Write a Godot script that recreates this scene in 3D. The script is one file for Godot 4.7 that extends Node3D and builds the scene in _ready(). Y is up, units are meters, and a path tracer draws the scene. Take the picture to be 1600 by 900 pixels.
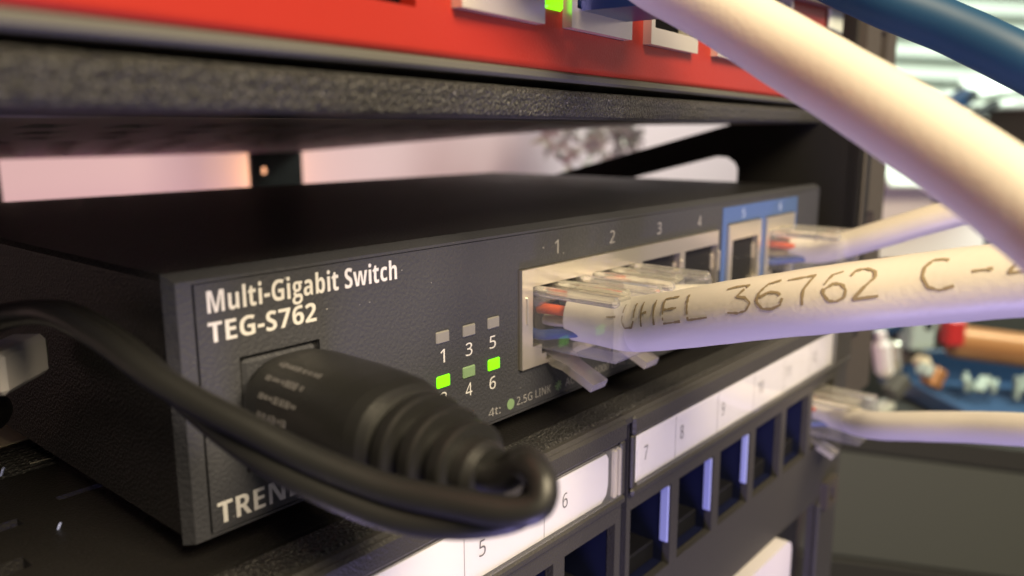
extends Node3D
# A small network rack seen from very near: lengths below are written in millimetres and scaled to metres.
const S := 0.001
var M := {}
var taken := {}
var rng := RandomNumberGenerator.new()
var font_bold: SystemFont
var font_plain: SystemFont

func _ready():
	rng.seed = 4711
	# ---- camera
	var cam := Camera3D.new()
	cam.name = "camera"
	add_child(cam)
	var eye := Vector3(-32.245, 36.962, 65.592) * S
	cam.look_at_from_position(eye, eye + Vector3(0.74623854, -0.19084941, -0.63773392), Vector3(0.14732424, 0.9816135, -0.12136932))
	var ca := CameraAttributesPhysical.new()
	ca.frustum_focal_length = 33.84
	ca.frustum_near = 0.005
	ca.frustum_far = 20.0
	ca.frustum_focus_distance = 0.094
	ca.exposure_aperture = 26.0
	cam.attributes = ca
	cam.fov = 39.05
	cam.near = 0.005
	cam.far = 20.0
	cam.current = true
	# ---- surroundings
	var we := WorldEnvironment.new()
	we.name = "surroundings"
	var env := Environment.new()
	env.background_mode = Environment.BG_COLOR
	env.background_color = lin(0.115, 0.112, 0.108)
	env.tonemap_mode = Environment.TONE_MAPPER_LINEAR
	env.tonemap_exposure = 1.0
	env.sdfgi_enabled = true
	env.ssao_enabled = true
	env.ssil_enabled = true
	we.environment = env
	add_child(we)
	# ---- room lamps and an added background fill, all outside the picture
	area_light("ceiling_lamp_light", Vector3(-30, 310, 330), Vector3(60, 20, 10), Vector2(0.24, 0.2), Color(1.0, 0.92, 0.76), 0.47)
	area_light("violet_led_light", Vector3(0, -165, 105), Vector3(60, -10, 12), Vector2(0.1, 0.05), Color(0.74, 0.69, 1.0), 0.038)
	area_light("pink_wall_light", Vector3(140, -170, -230), Vector3(190, 20, -310), Vector2(0.2, 0.05), Color(1.0, 0.57, 0.72), 0.027)
	var glow := OmniLight3D.new()      # warm lamp behind the rear post
	glow.name = "warm_lamp_light"
	glow.position = Vector3(223, 14, -316) * S
	glow.light_color = Color(1.0, 0.72, 0.3)
	glow.light_energy = 0.0008
	glow.light_size = 0.01
	glow.omni_range = 2.0
	glow.omni_attenuation = 2.0
	glow.shadow_enabled = true
	add_child(glow)
	area_light("background_fill_light", Vector3(560, 330, 130), Vector3(880, 40, -170), Vector2(0.3, 0.3), Color(0.93, 1.0, 0.93), 0.5)  # added light without a fitting, brightens the background at the right
	font_bold = SystemFont.new()
	font_bold.font_names = PackedStringArray(["Droid Sans"])
	font_bold.font_weight = 700
	font_plain = SystemFont.new()
	font_plain.font_names = PackedStringArray(["Droid Sans"])
	materials()
	setting()
	rack()
	patch_panel()
	network_switch()
	upper_shelf()
	red_appliance()
	cables()
	power_cord()
	left_things()
	background()
	dust()

func area_light(called, at, to, size, color, energy):
	var l := AreaLight3D.new()
	l.name = called
	add_child(l)
	l.look_at_from_position(at * S, to * S, Vector3.UP)
	l.area_size = size
	l.light_color = color
	l.light_energy = energy
	l.area_range = 5.0
	l.area_attenuation = 2.0
	l.shadow_enabled = true

# ---------------------------------------------------------------- materials
func noise(freq, octaves, normal, seed_, strength = 8.0, size = 256):
	var n := FastNoiseLite.new()
	n.seed = seed_
	n.noise_type = FastNoiseLite.TYPE_SIMPLEX_SMOOTH
	n.frequency = freq
	n.fractal_octaves = octaves
	var t := NoiseTexture2D.new()
	t.width = size
	t.height = size
	t.seamless = true
	t.as_normal_map = normal
	t.bump_strength = strength
	t.noise = n
	return t

func lin(r, g, b, a = 1.0) -> Color:
	var c := Color(r, g, b).linear_to_srgb()
	c.a = a
	return c

func mat(called, c: Color, rough, metal = 0.0, spec = 0.5) -> StandardMaterial3D:
	var m := StandardMaterial3D.new()
	m.resource_name = called
	m.albedo_color = c
	m.roughness = rough
	m.metallic = metal
	m.metallic_specular = spec
	M[called] = m
	return m

func grain(m: StandardMaterial3D, tex, tile_mm, scale):
	m.normal_enabled = true
	m.normal_texture = tex
	m.normal_scale = scale
	m.uv1_triplanar = true
	m.uv1_world_triplanar = true
	m.uv1_scale = Vector3.ONE * (1000.0 / tile_mm)

func materials():
	var fine = noise(0.06, 3, true, 3)
	var wrinkle = noise(0.05, 3, true, 9, 14.0)
	grain(mat("face_grey", lin(0.051, 0.052, 0.062), 0.46), fine, 9.0, 0.25)
	grain(mat("case_black", lin(0.016, 0.0155, 0.016), 0.42), fine, 7.0, 0.6)
	mat("groove_black", lin(0.008, 0.008, 0.01), 0.6)
	mat("print_white", lin(0.72, 0.70, 0.70), 0.6)
	mat("print_grey", lin(0.33, 0.32, 0.32), 0.6)
	mat("print_dark", lin(0.09, 0.085, 0.09), 0.6)
	mat("print_olive", lin(0.33, 0.255, 0.15), 0.7)
	mat("shield_metal", lin(0.84, 0.77, 0.67), 0.28, 0.8)
	mat("bright_steel", lin(0.75, 0.70, 0.6), 0.25, 0.6)
	mat("cavity_black", lin(0.008, 0.008, 0.011), 0.5)
	mat("gold", lin(0.9, 0.62, 0.25), 0.25, 1.0)
	mat("label_blue", lin(0.07, 0.125, 0.32), 0.55)
	mat("print_paleblue", lin(0.42, 0.50, 0.75), 0.6)
	var rough := mat("shelf_black", lin(0.042, 0.04, 0.038), 0.33)
	grain(rough, wrinkle, 10.0, 1.0)
	rough.normal_enabled = false
	rough.heightmap_enabled = true
	rough.heightmap_texture = noise(0.035, 5, false, 9, 8.0, 512)
	rough.heightmap_scale = 0.11
	var speck: NoiseTexture2D = noise(0.05, 4, false, 21, 8.0, 512)
	var ramp := Gradient.new()
	ramp.offsets = PackedFloat32Array([0.0, 0.45, 0.62, 0.75, 1.0])
	ramp.colors = PackedColorArray([lin(0.016, 0.015, 0.014), lin(0.03, 0.029, 0.028), lin(0.055, 0.053, 0.05), lin(0.2, 0.195, 0.19), lin(0.32, 0.31, 0.3)])
	speck.color_ramp = ramp
	rough.albedo_color = Color.WHITE
	rough.albedo_texture = speck
	grain(mat("rack_black", lin(0.011, 0.010, 0.010), 0.5), fine, 8.0, 0.3)
	grain(mat("lit_deck_grey", lin(0.42, 0.36, 0.345), 0.55), fine, 8.0, 0.3)  # black deck paled for the wall light that reaches its underside
	grain(mat("rail_brown", lin(0.075, 0.064, 0.052), 0.5), fine, 8.0, 0.3)
	grain(mat("panel_grey", lin(0.055, 0.052, 0.048), 0.42), fine, 7.0, 0.35)
	mat("paper", lin(0.86, 0.84, 0.84), 0.8)
	mat("port_navy", lin(0.008, 0.011, 0.04), 0.4)
	mat("violet_lit_blue", lin(0.45, 0.52, 0.95), 0.45)  # violet light on port walls and shelf glints, put into the colour
	mat("red_paint", lin(0.40, 0.024, 0.013), 0.42, 0.15)
	grain(M["red_paint"], fine, 6.0, 0.12)
	mat("base_grey", lin(0.10, 0.098, 0.085), 0.6)
	var cw := mat("cable_white", lin(0.76, 0.70, 0.605), 0.40)
	grain(cw, fine, 14.0, 0.06)
	mat("cable_blue", lin(0.004, 0.05, 0.125), 0.5)
	mat("boot_navy", lin(0.008, 0.028, 0.075), 0.35)
	var rub := mat("rubber_black", lin(0.014, 0.0138, 0.0138), 0.42)
	grain(rub, fine, 5.0, 0.15)
	mat("white_plastic", lin(0.8, 0.76, 0.77), 0.35)
	for w in [["wire_orange", 0.75, 0.12, 0.03], ["wire_cream", 0.8, 0.68, 0.5], ["wire_blue", 0.03, 0.07, 0.28], ["wire_paleblue", 0.5, 0.55, 0.7], ["wire_green", 0.05, 0.25, 0.06], ["wire_palegreen", 0.55, 0.68, 0.5], ["wire_brown", 0.16, 0.07, 0.03], ["wire_pink", 0.8, 0.5, 0.4]]:
		mat(w[0], lin(w[1], w[2], w[3]), 0.4)
	var clear := mat("clear_plastic", lin(0.96, 0.93, 0.86, 0.10), 0.04)
	clear.transparency = BaseMaterial3D.TRANSPARENCY_ALPHA
	var film := mat("clear_film", lin(0.95, 0.95, 0.95, 0.05), 0.08)
	film.transparency = BaseMaterial3D.TRANSPARENCY_ALPHA
	var solid := mat("clear_solid", lin(0.98, 0.95, 0.88, 0.16), 0.05)
	solid.refraction_enabled = true
	solid.refraction_scale = 0.05
	var tabs := mat("latch_plastic", lin(0.93, 0.88, 0.78, 0.3), 0.12)
	tabs.refraction_enabled = true
	tabs.refraction_scale = 0.05
	var milky := mat("milky_plastic", lin(0.93, 0.86, 0.72, 0.45), 0.16)
	milky.transparency = BaseMaterial3D.TRANSPARENCY_ALPHA
	var on := mat("led_lit", lin(0.05, 0.4, 0.01), 0.4)
	on.emission_enabled = true
	on.emission = lin(0.24, 1.0, 0.0)
	on.emission_energy_multiplier = 1.5
	mat("led_off", lin(0.24, 0.23, 0.22), 0.5)
	mat("led_dim", lin(0.22, 0.34, 0.18), 0.5)
	mat("wall_paint", lin(0.60, 0.47, 0.53), 0.9)
	mat("desk_dark", lin(0.03, 0.03, 0.027), 0.7)
	mat("slat_white", lin(0.72, 0.78, 0.74), 0.6)
	mat("card_brown", lin(0.022, 0.013, 0.009), 0.8)
	mat("roll_copper", lin(0.42, 0.19, 0.07), 0.35, 0.2)
	mat("tray_blue", lin(0.045, 0.095, 0.2), 0.4)
	mat("olive", lin(0.085, 0.092, 0.08), 0.7)
	mat("red_plastic", lin(0.55, 0.03, 0.03), 0.4)
	mat("pale_green", lin(0.42, 0.50, 0.46), 0.5)
	mat("shadow_grey", lin(0.36, 0.33, 0.33), 0.9)  # grey of the leaf shapes that stand for a shadow on the wall

# ---------------------------------------------------------------- shape helpers
func stool() -> SurfaceTool:
	var st := SurfaceTool.new()
	st.begin(Mesh.PRIMITIVE_TRIANGLES)
	return st

func tri(st, a: Vector3, b: Vector3, c: Vector3, na: Vector3, nb: Vector3, nc: Vector3):
	var g := (b - a).cross(c - a)
	if g.length_squared() < 1e-14:
		return
	if g.dot(na + nb + nc) > 0.0:
		var t := b
		b = c
		c = t
		t = nb
		nb = nc
		nc = t
	st.set_normal(na)
	st.add_vertex(a * S)
	st.set_normal(nb)
	st.add_vertex(b * S)
	st.set_normal(nc)
	st.add_vertex(c * S)

func face(st, p: Array, n: Vector3):
	for i in range(1, p.size() - 1):
		tri(st, p[0], p[i], p[i + 1], n, n, n)

func quad_s(st, a, b, c, d, na, nb, nc, nd):
	tri(st, a, b, c, na, nb, nc)
	tri(st, a, c, d, na, nc, nd)

func cbox(st, lo: Vector3, hi: Vector3, b := 0.2, xf := Transform3D()):
	b = minf(b, minf(minf(hi.x - lo.x, hi.y - lo.y), hi.z - lo.z) * 0.45)
	var c := (lo + hi) / 2.0
	var h := (hi - lo) / 2.0
	var P := func(s: Vector3, ax: int) -> Vector3:
		var q := Vector3(s.x * (h.x - b), s.y * (h.y - b), s.z * (h.z - b))
		q[ax] = s[ax] * h[ax]
		return xf * (c + q)
	for ax in 3:
		var u := (ax + 1) % 3
		var w := (ax + 2) % 3
		for s in [-1.0, 1.0]:
			var n := Vector3.ZERO
			n[ax] = s
			var pts := []
			for k in [[-1.0, -1.0], [1.0, -1.0], [1.0, 1.0], [-1.0, 1.0]]:
				var sg := Vector3.ZERO
				sg[ax] = s
				sg[u] = k[0]
				sg[w] = k[1]
				pts.append(P.call(sg, ax))
			face(st, pts, (xf.basis * n).normalized())
			for s2 in [-1.0, 1.0]:
				var s_a := Vector3.ZERO
				s_a[ax] = s
				s_a[u] = s2
				s_a[w] = -1.0
				var s_b := s_a
				s_b[w] = 1.0
				var n2 := Vector3.ZERO
				n2[ax] = s
				n2[u] = s2
				face(st, [P.call(s_a, ax), P.call(s_b, ax), P.call(s_b, u), P.call(s_a, u)], (xf.basis * n2).normalized())
	for sx in [-1.0, 1.0]:
		for sy in [-1.0, 1.0]:
			for sz in [-1.0, 1.0]:
				var sg := Vector3(sx, sy, sz)
				face(st, [P.call(sg, 0), P.call(sg, 1), P.call(sg, 2)], (xf.basis * sg).normalized())

# a plate in the plane z with rectangular holes [x0, x1, y0, y1]
func plate(st, r: Array, holes: Array, z0: float, z1: float, xf := Transform3D()):
	var xs := [r[0], r[1]]
	var ys := [r[2], r[3]]
	for k in holes:
		for i in 2:
			if k[i] > r[0] and k[i] < r[1] and not xs.has(k[i]):
				xs.append(k[i])
			if k[i + 2] > r[2] and k[i + 2] < r[3] and not ys.has(k[i + 2]):
				ys.append(k[i + 2])
	xs.sort()
	ys.sort()
	var solid := func(i, j) -> bool:
		if i < 0 or j < 0 or i >= xs.size() - 1 or j >= ys.size() - 1:
			return false
		var cx: float = (xs[i] + xs[i + 1]) / 2.0
		var cy: float = (ys[j] + ys[j + 1]) / 2.0
		for k in holes:
			if cx > k[0] and cx < k[1] and cy > k[2] and cy < k[3]:
				return false
		return true
	for i in xs.size() - 1:
		for j in ys.size() - 1:
			if not solid.call(i, j):
				continue
			var x0: float = xs[i]
			var x1: float = xs[i + 1]
			var y0: float = ys[j]
			var y1: float = ys[j + 1]
			var q := func(x, y, z): return xf * Vector3(x, y, z)
			face(st, [q.call(x0, y0, z1), q.call(x1, y0, z1), q.call(x1, y1, z1), q.call(x0, y1, z1)], xf.basis * Vector3.BACK)
			face(st, [q.call(x0, y0, z0), q.call(x1, y0, z0), q.call(x1, y1, z0), q.call(x0, y1, z0)], xf.basis * Vector3.FORWARD)
			if not solid.call(i - 1, j):
				face(st, [q.call(x0, y0, z0), q.call(x0, y1, z0), q.call(x0, y1, z1), q.call(x0, y0, z1)], xf.basis * Vector3.LEFT)
			if not solid.call(i + 1, j):
				face(st, [q.call(x1, y0, z0), q.call(x1, y1, z0), q.call(x1, y1, z1), q.call(x1, y0, z1)], xf.basis * Vector3.RIGHT)
			if not solid.call(i, j - 1):
				face(st, [q.call(x0, y0, z0), q.call(x1, y0, z0), q.call(x1, y0, z1), q.call(x0, y0, z1)], xf.basis * Vector3.DOWN)
			if not solid.call(i, j + 1):
				face(st, [q.call(x0, y1, z0), q.call(x1, y1, z0), q.call(x1, y1, z1), q.call(x0, y1, z1)], xf.basis * Vector3.UP)

# a polygon (convex or not) in the plane z, with thickness
func prism(st, poly: Array, z0: float, z1: float, xf := Transform3D()):
	var pv := PackedVector2Array(poly)
	var ix := Geometry2D.triangulate_polygon(pv)
	for z in [z0, z1]:
		var n := xf.basis * (Vector3.BACK if z == z1 else Vector3.FORWARD)
		for t in range(0, ix.size(), 3):
			face(st, [xf * Vector3(pv[ix[t]].x, pv[ix[t]].y, z), xf * Vector3(pv[ix[t + 1]].x, pv[ix[t + 1]].y, z), xf * Vector3(pv[ix[t + 2]].x, pv[ix[t + 2]].y, z)], n)
	var turn := 1.0 if Geometry2D.is_polygon_clockwise(pv) else -1.0
	for i in pv.size():
		var a := pv[i]
		var b := pv[(i + 1) % pv.size()]
		var d := b - a
		face(st, [xf * Vector3(a.x, a.y, z0), xf * Vector3(b.x, b.y, z0), xf * Vector3(b.x, b.y, z1), xf * Vector3(a.x, a.y, z1)], xf.basis * Vector3(-d.y * turn, d.x * turn, 0).normalized())

func catmull(P: Array, n := 14) -> Array:
	var out := []
	for i in P.size() - 1:
		var b = P[i]
		var c = P[i + 1]
		var a = P[i - 1] if i > 0 else b * 2.0 - c
		var d = P[i + 2] if i + 2 < P.size() else c * 2.0 - b
		for k in n:
			var t := float(k) / n
			out.append(0.5 * ((2.0 * b) + (c - a) * t + (2.0 * a - 5.0 * b + 4.0 * c - d) * t * t + (3.0 * b - a - 3.0 * c + d) * t * t * t))
	out.append(P[-1])
	return out

# frames along a line: [centre, tangent, normal, binormal, arc length]
func frames(pts: Array, ref: Vector3) -> Array:
	var out := []
	var s := 0.0
	for i in pts.size():
		var t: Vector3 = (pts[mini(i + 1, pts.size() - 1)] - pts[maxi(i - 1, 0)]).normalized()
		var n := (ref - t * ref.dot(t)).normalized()
		if i > 0:
			s += pts[i].distance_to(pts[i - 1])
			ref = n
		out.append([pts[i], t, n, t.cross(n), s])
	return out

func tube(st, pts: Array, r, ref := Vector3(0.1, 1, 0.05), sides := 20, caps := true):
	var f := frames(pts, ref)
	var prev := []
	for i in f.size():
		var rr: float = r[i] if r is Array else r
		var ring := []
		for k in sides + 1:
			var a := TAU * k / sides
			var n: Vector3 = f[i][2] * cos(a) + f[i][3] * sin(a)
			ring.append([f[i][0] + n * rr, n])
		if i > 0:
			for k in sides:
				quad_s(st, prev[k][0], prev[k + 1][0], ring[k + 1][0], ring[k][0], prev[k][1], prev[k + 1][1], ring[k + 1][1], ring[k][1])
		if caps and (i == 0 or i == f.size() - 1):
			var cn: Vector3 = f[i][1] * (-1.0 if i == 0 else 1.0)
			for k in sides:
				tri(st, f[i][0], ring[k][0], ring[k + 1][0], cn, cn, cn)
		prev = ring

# a turned shape round the local z axis; profile is [radius, z]; squash flattens its cross-section towards a rounded box
func lathe(st, prof: Array, xf: Transform3D, sides := 40, wide := 1.0, power := 2.0):
	var pos := func(i, k) -> Vector3:
		var a: float = TAU * k / sides
		var c := cos(a)
		var s := sin(a)
		var q := pow(pow(absf(c), power) + pow(absf(s), power), -1.0 / power)
		return Vector3(c * q * prof[i][0] * wide, s * q * prof[i][0], prof[i][1])
	for i in prof.size() - 1:
		var dr: float = prof[i + 1][0] - prof[i][0]
		var dz: float = prof[i + 1][1] - prof[i][1]
		for k in sides:
			var nn := func(kk) -> Vector3:
				var e = pos.call(i if prof[i][0] > 0.01 else i + 1, kk + 0.01) - pos.call(i if prof[i][0] > 0.01 else i + 1, kk - 0.01)
				var out := Vector3(e.y, -e.x, 0).normalized()
				return (xf.basis * Vector3(out.x * dz, out.y * dz, -dr)).normalized()
			quad_s(st, xf * pos.call(i, k), xf * pos.call(i, k + 1), xf * pos.call(i + 1, k + 1), xf * pos.call(i + 1, k), nn.call(k), nn.call(k + 1), nn.call(k + 1), nn.call(k))

# lettering as flat geometry; fits capitals between y0 and y1, starts at x0 and, if x1 is given, ends there
func letters(st, text: String, f: Font, x0: float, x1: float, y0: float, y1: float, xf := Transform3D(), centre := false):
	var cap := _text(f, "M")
	var got := _text(f, text)
	if got[0].is_empty():
		return
	var sy := (y1 - y0) / maxf(cap[1].size.y, 1e-6)
	var sx := (x1 - x0) / maxf(got[1].size.x, 1e-6) if not is_nan(x1) else sy
	var v: PackedVector3Array = got[0]
	var off := x0
	if centre and not is_nan(x1):
		sx = sy
		off = (x0 + x1) / 2.0 - got[1].size.x * sx / 2.0
	for i in range(0, v.size(), 3):
		var p := []
		for k in 3:
			p.append(xf * Vector3(off + (v[i + k].x - got[1].position.x) * sx, y0 + (v[i + k].y - cap[1].position.y) * sy, 0))
		face(st, p, xf.basis * Vector3.BACK)

func _text(f: Font, text: String) -> Array:
	var tm := TextMesh.new()
	tm.font = f
	tm.font_size = 64
	tm.pixel_size = 0.1
	tm.depth = 0.2
	tm.curve_step = 1.5
	tm.text = text
	var a := tm.surface_get_arrays(0)
	var v: PackedVector3Array = a[Mesh.ARRAY_VERTEX]
	var n: PackedVector3Array = a[Mesh.ARRAY_NORMAL]
	var ix = a[Mesh.ARRAY_INDEX]
	var out := PackedVector3Array()
	if ix == null or ix.is_empty():
		ix = range(v.size())
	for t in range(0, ix.size(), 3):
		if n[ix[t]].z > 0.9:
			for k in 3:
				out.append(v[ix[t + k]])
	var bb := AABB(out[0], Vector3.ZERO)
	for p in out:
		bb = bb.expand(p)
	return [out, bb]

# ---------------------------------------------------------------- object helpers
func numbered(called: String) -> String:
	if not taken.has(called):
		taken[called] = 0
		return called
	taken[called] += 1
	return "%s_%03d" % [called, taken[called]]

func thing(called, label, category, base: Vector3, group = "", turn = 0.0) -> Node3D:
	var o := Node3D.new()
	o.name = numbered(called)
	add_child(o)
	o.position = base * S
	o.rotation.y = turn
	o.set_meta("label", label)
	o.set_meta("category", category)
	o.set_meta("base", base if turn == 0.0 else Vector3.ZERO)
	if group:
		o.set_meta("group", group)
	return o

# one part; shapes are given in the scene's millimetres (or in a turned thing's own)
func part(called, st: SurfaceTool, m: String, parent: Node3D) -> MeshInstance3D:
	var o := MeshInstance3D.new()
	o.name = called
	o.mesh = st.commit()
	o.material_override = M[m]
	o.set_surface_override_material(0, M[m])
	o.material_override = null
	if parent.has_meta("base"):
		o.position = -parent.get_meta("base") * S
	parent.add_child(o, true)
	return o

func solo(called, st, m, label, category, group = ""):
	var o := MeshInstance3D.new()
	o.name = numbered(called)
	o.mesh = st.commit()
	o.set_surface_override_material(0, M[m])
	add_child(o)
	o.set_meta("label", label)
	o.set_meta("category", category)
	if group:
		o.set_meta("group", group)
	return o

func structure(called, st, m):
	var o := MeshInstance3D.new()
	o.name = called
	o.mesh = st.commit()
	o.set_surface_override_material(0, M[m])
	o.set_meta("kind", "structure")
	add_child(o)

func bx(lo, hi, b := 0.2, xf := Transform3D()) -> SurfaceTool:
	var st := stool()
	cbox(st, lo, hi, b, xf)
	return st

func tb(pts: Array, r, ref := Vector3(0.1, 1, 0.05), sides := 20) -> SurfaceTool:
	var st := stool()
	tube(st, pts, r, ref, sides)
	return st

func words(text, f, x0, x1, y0, y1, xf := Transform3D(), centre := false) -> SurfaceTool:
	var st := stool()
	letters(st, text, f, x0, x1, y0, y1, xf, centre)
	return st

func zat(z: float) -> Transform3D:
	return Transform3D(Basis(), Vector3(0, 0, z))

# ---------------------------------------------------------------- setting
func setting():
	structure("wall", bx(Vector3(-500, -300, -345), Vector3(1140, 420, -330), 0.5), "wall_paint")
	structure("side_wall", bx(Vector3(1150, -400, -700), Vector3(1165, 600, 500), 0.5), "wall_paint")
	structure("desk_top", bx(Vector3(-300, -330, -300), Vector3(1150, -300, 400), 1.0), "desk_dark")

# ---------------------------------------------------------------- rack, lower shelf
func rack():
	var t := thing("rack_rail", "dark brown front rack rail with slotted holes right of the black switch", "rack rail", Vector3(185, -34, -2))
	var st := stool()
	plate(st, [174, 196.5, -33, 96], [[184.3, 189.6, 53.5, 60.6], [184.3, 189.6, 9, 16], [184.3, 189.6, -6, 1], [184.3, 189.6, 68, 75]], -2.0, 0.0)
	part("rail_face", st, "rail_brown", t)
	part("rail_flange", bx(Vector3(173.6, -33, -24), Vector3(175.4, 96, -2.1), 0.2), "rack_black", t)
	part("rail_edge", bx(Vector3(196.6, -33, -24), Vector3(198.2, 96, -0.2), 0.2), "rail_brown", t)
	# rear post
	t = thing("rack_post", "black rear rack post with a small bright hole, between two pink wall openings", "rack post", Vector3(154, -34, -220))
	st = stool()
	plate(st, [142.2, 165.5, -33, 96], [[147.0, 149.4, 20.6, 22.9], [147.0, 149.4, 4.6, 6.9], [147.0, 149.4, 50.6, 52.9]], -216.6, -215.0)
	part("post", st, "rack_black", t)
	part("post_flange", bx(Vector3(164.0, -33, -230), Vector3(165.5, 96, -216.7), 0.2), "rack_black", t)
	# lower shelf
	t = thing("lower_shelf", "black lower rack shelf under the switch with textured front and triangular side bracket", "rack shelf", Vector3(60, -4, -100))
	st = stool()
	var holes := []
	for q in [[-30, -6.5, 21.5, 23.4], [-2.0, 3.5, 24.5, 25.6], [-30, -7, 41, 43.5], [-30, -9, 12, 14.5], [-28, -3, 57, 60]]:
		holes.append(q)
	var flat := Transform3D(Basis(Vector3.RIGHT, Vector3.FORWARD, Vector3.UP), Vector3.ZERO)
	plate(st, [-60, 164, -1.5, 215], holes, -3.4, -2.0, flat)
	part("deck", st, "rack_black", t)
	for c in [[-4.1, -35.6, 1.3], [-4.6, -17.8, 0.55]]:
		part("blue_glint", bx(Vector3(-0.12, -0.2, -0.3), Vector3(0.12, c[2], 0.3), 0.05, Transform3D(Basis(Vector3.UP, -0.6) * Basis(Vector3.BACK, -0.35), Vector3(c[0], -2.0, c[1]))), "violet_lit_blue", t)  # small blue slivers stand for glints of violet light at the slots
	for k in 8:
		part("vent_rib", bx(Vector3(-14, -2.02, -43.4 + k * 1.15), Vector3(4.5 - 0.35 * k, -1.6, -43.05 + k * 1.15), 0.1), "case_black", t)
	part("tan_glint", bx(Vector3(-0.4, -1.97, -38.0), Vector3(2.4, -1.8, -37.1), 0.05), "bright_steel", t)  # pale strip stands for a streak of warm light reflected on the deck
	st = bx(Vector3(-60, -6.0, 1.6), Vector3(151.5, -1.9, 7.1), 0.9)
	part("front_lip", st, "shelf_black", t)
	var side := Transform3D(Basis(Vector3.FORWARD, Vector3.UP, Vector3.RIGHT), Vector3(164.2, 0, 0))   # x' runs to the back, y' up
	st = stool()
	prism(st, [Vector2(-3.5, -14), Vector2(26.5, -2), Vector2(26.5, 40.5), Vector2(-3.5, 40.5)], 0, 1.6, side)
	# arm: falls to the back; lower bar along the deck
	prism(st, [Vector2(26.5, 30.2), Vector2(29.3, 29.9), Vector2(32.6, 30.1), Vector2(58.5, 23.6), Vector2(140, 3.3), Vector2(215, 1.5), Vector2(215, 5), Vector2(150, 8.6), Vector2(87, 23.3), Vector2(29, 38.2), Vector2(26.5, 39.2)], 0, 1.6, side)
	prism(st, [Vector2(26.5, -2), Vector2(215, -2), Vector2(215, 1.5), Vector2(140, 3.3), Vector2(26.5, 3.3)], 0, 1.6, side)
	part("side_bracket", st, "rack_black", t)
	st = stool()
	prism(st, [Vector2(26.5, 30.2), Vector2(29.3, 29.9), Vector2(27.3, 28.6), Vector2(26.5, 27.2)], 0, 1.6, side)
	part("bracket_corner", st, "rack_black", t)
	part("bracket_flange", bx(Vector3(164.2, -14, 0.2), Vector3(173.4, 38, 3.4), 0.5), "rack_black", t)
	part("bracket_highlight", bx(Vector3(166.2, -13, 3.5), Vector3(167.3, 37.5, 4.2), 0.3), "rail_brown", t)  # paler strip stands for the highlight along the front edge of the bracket

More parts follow.
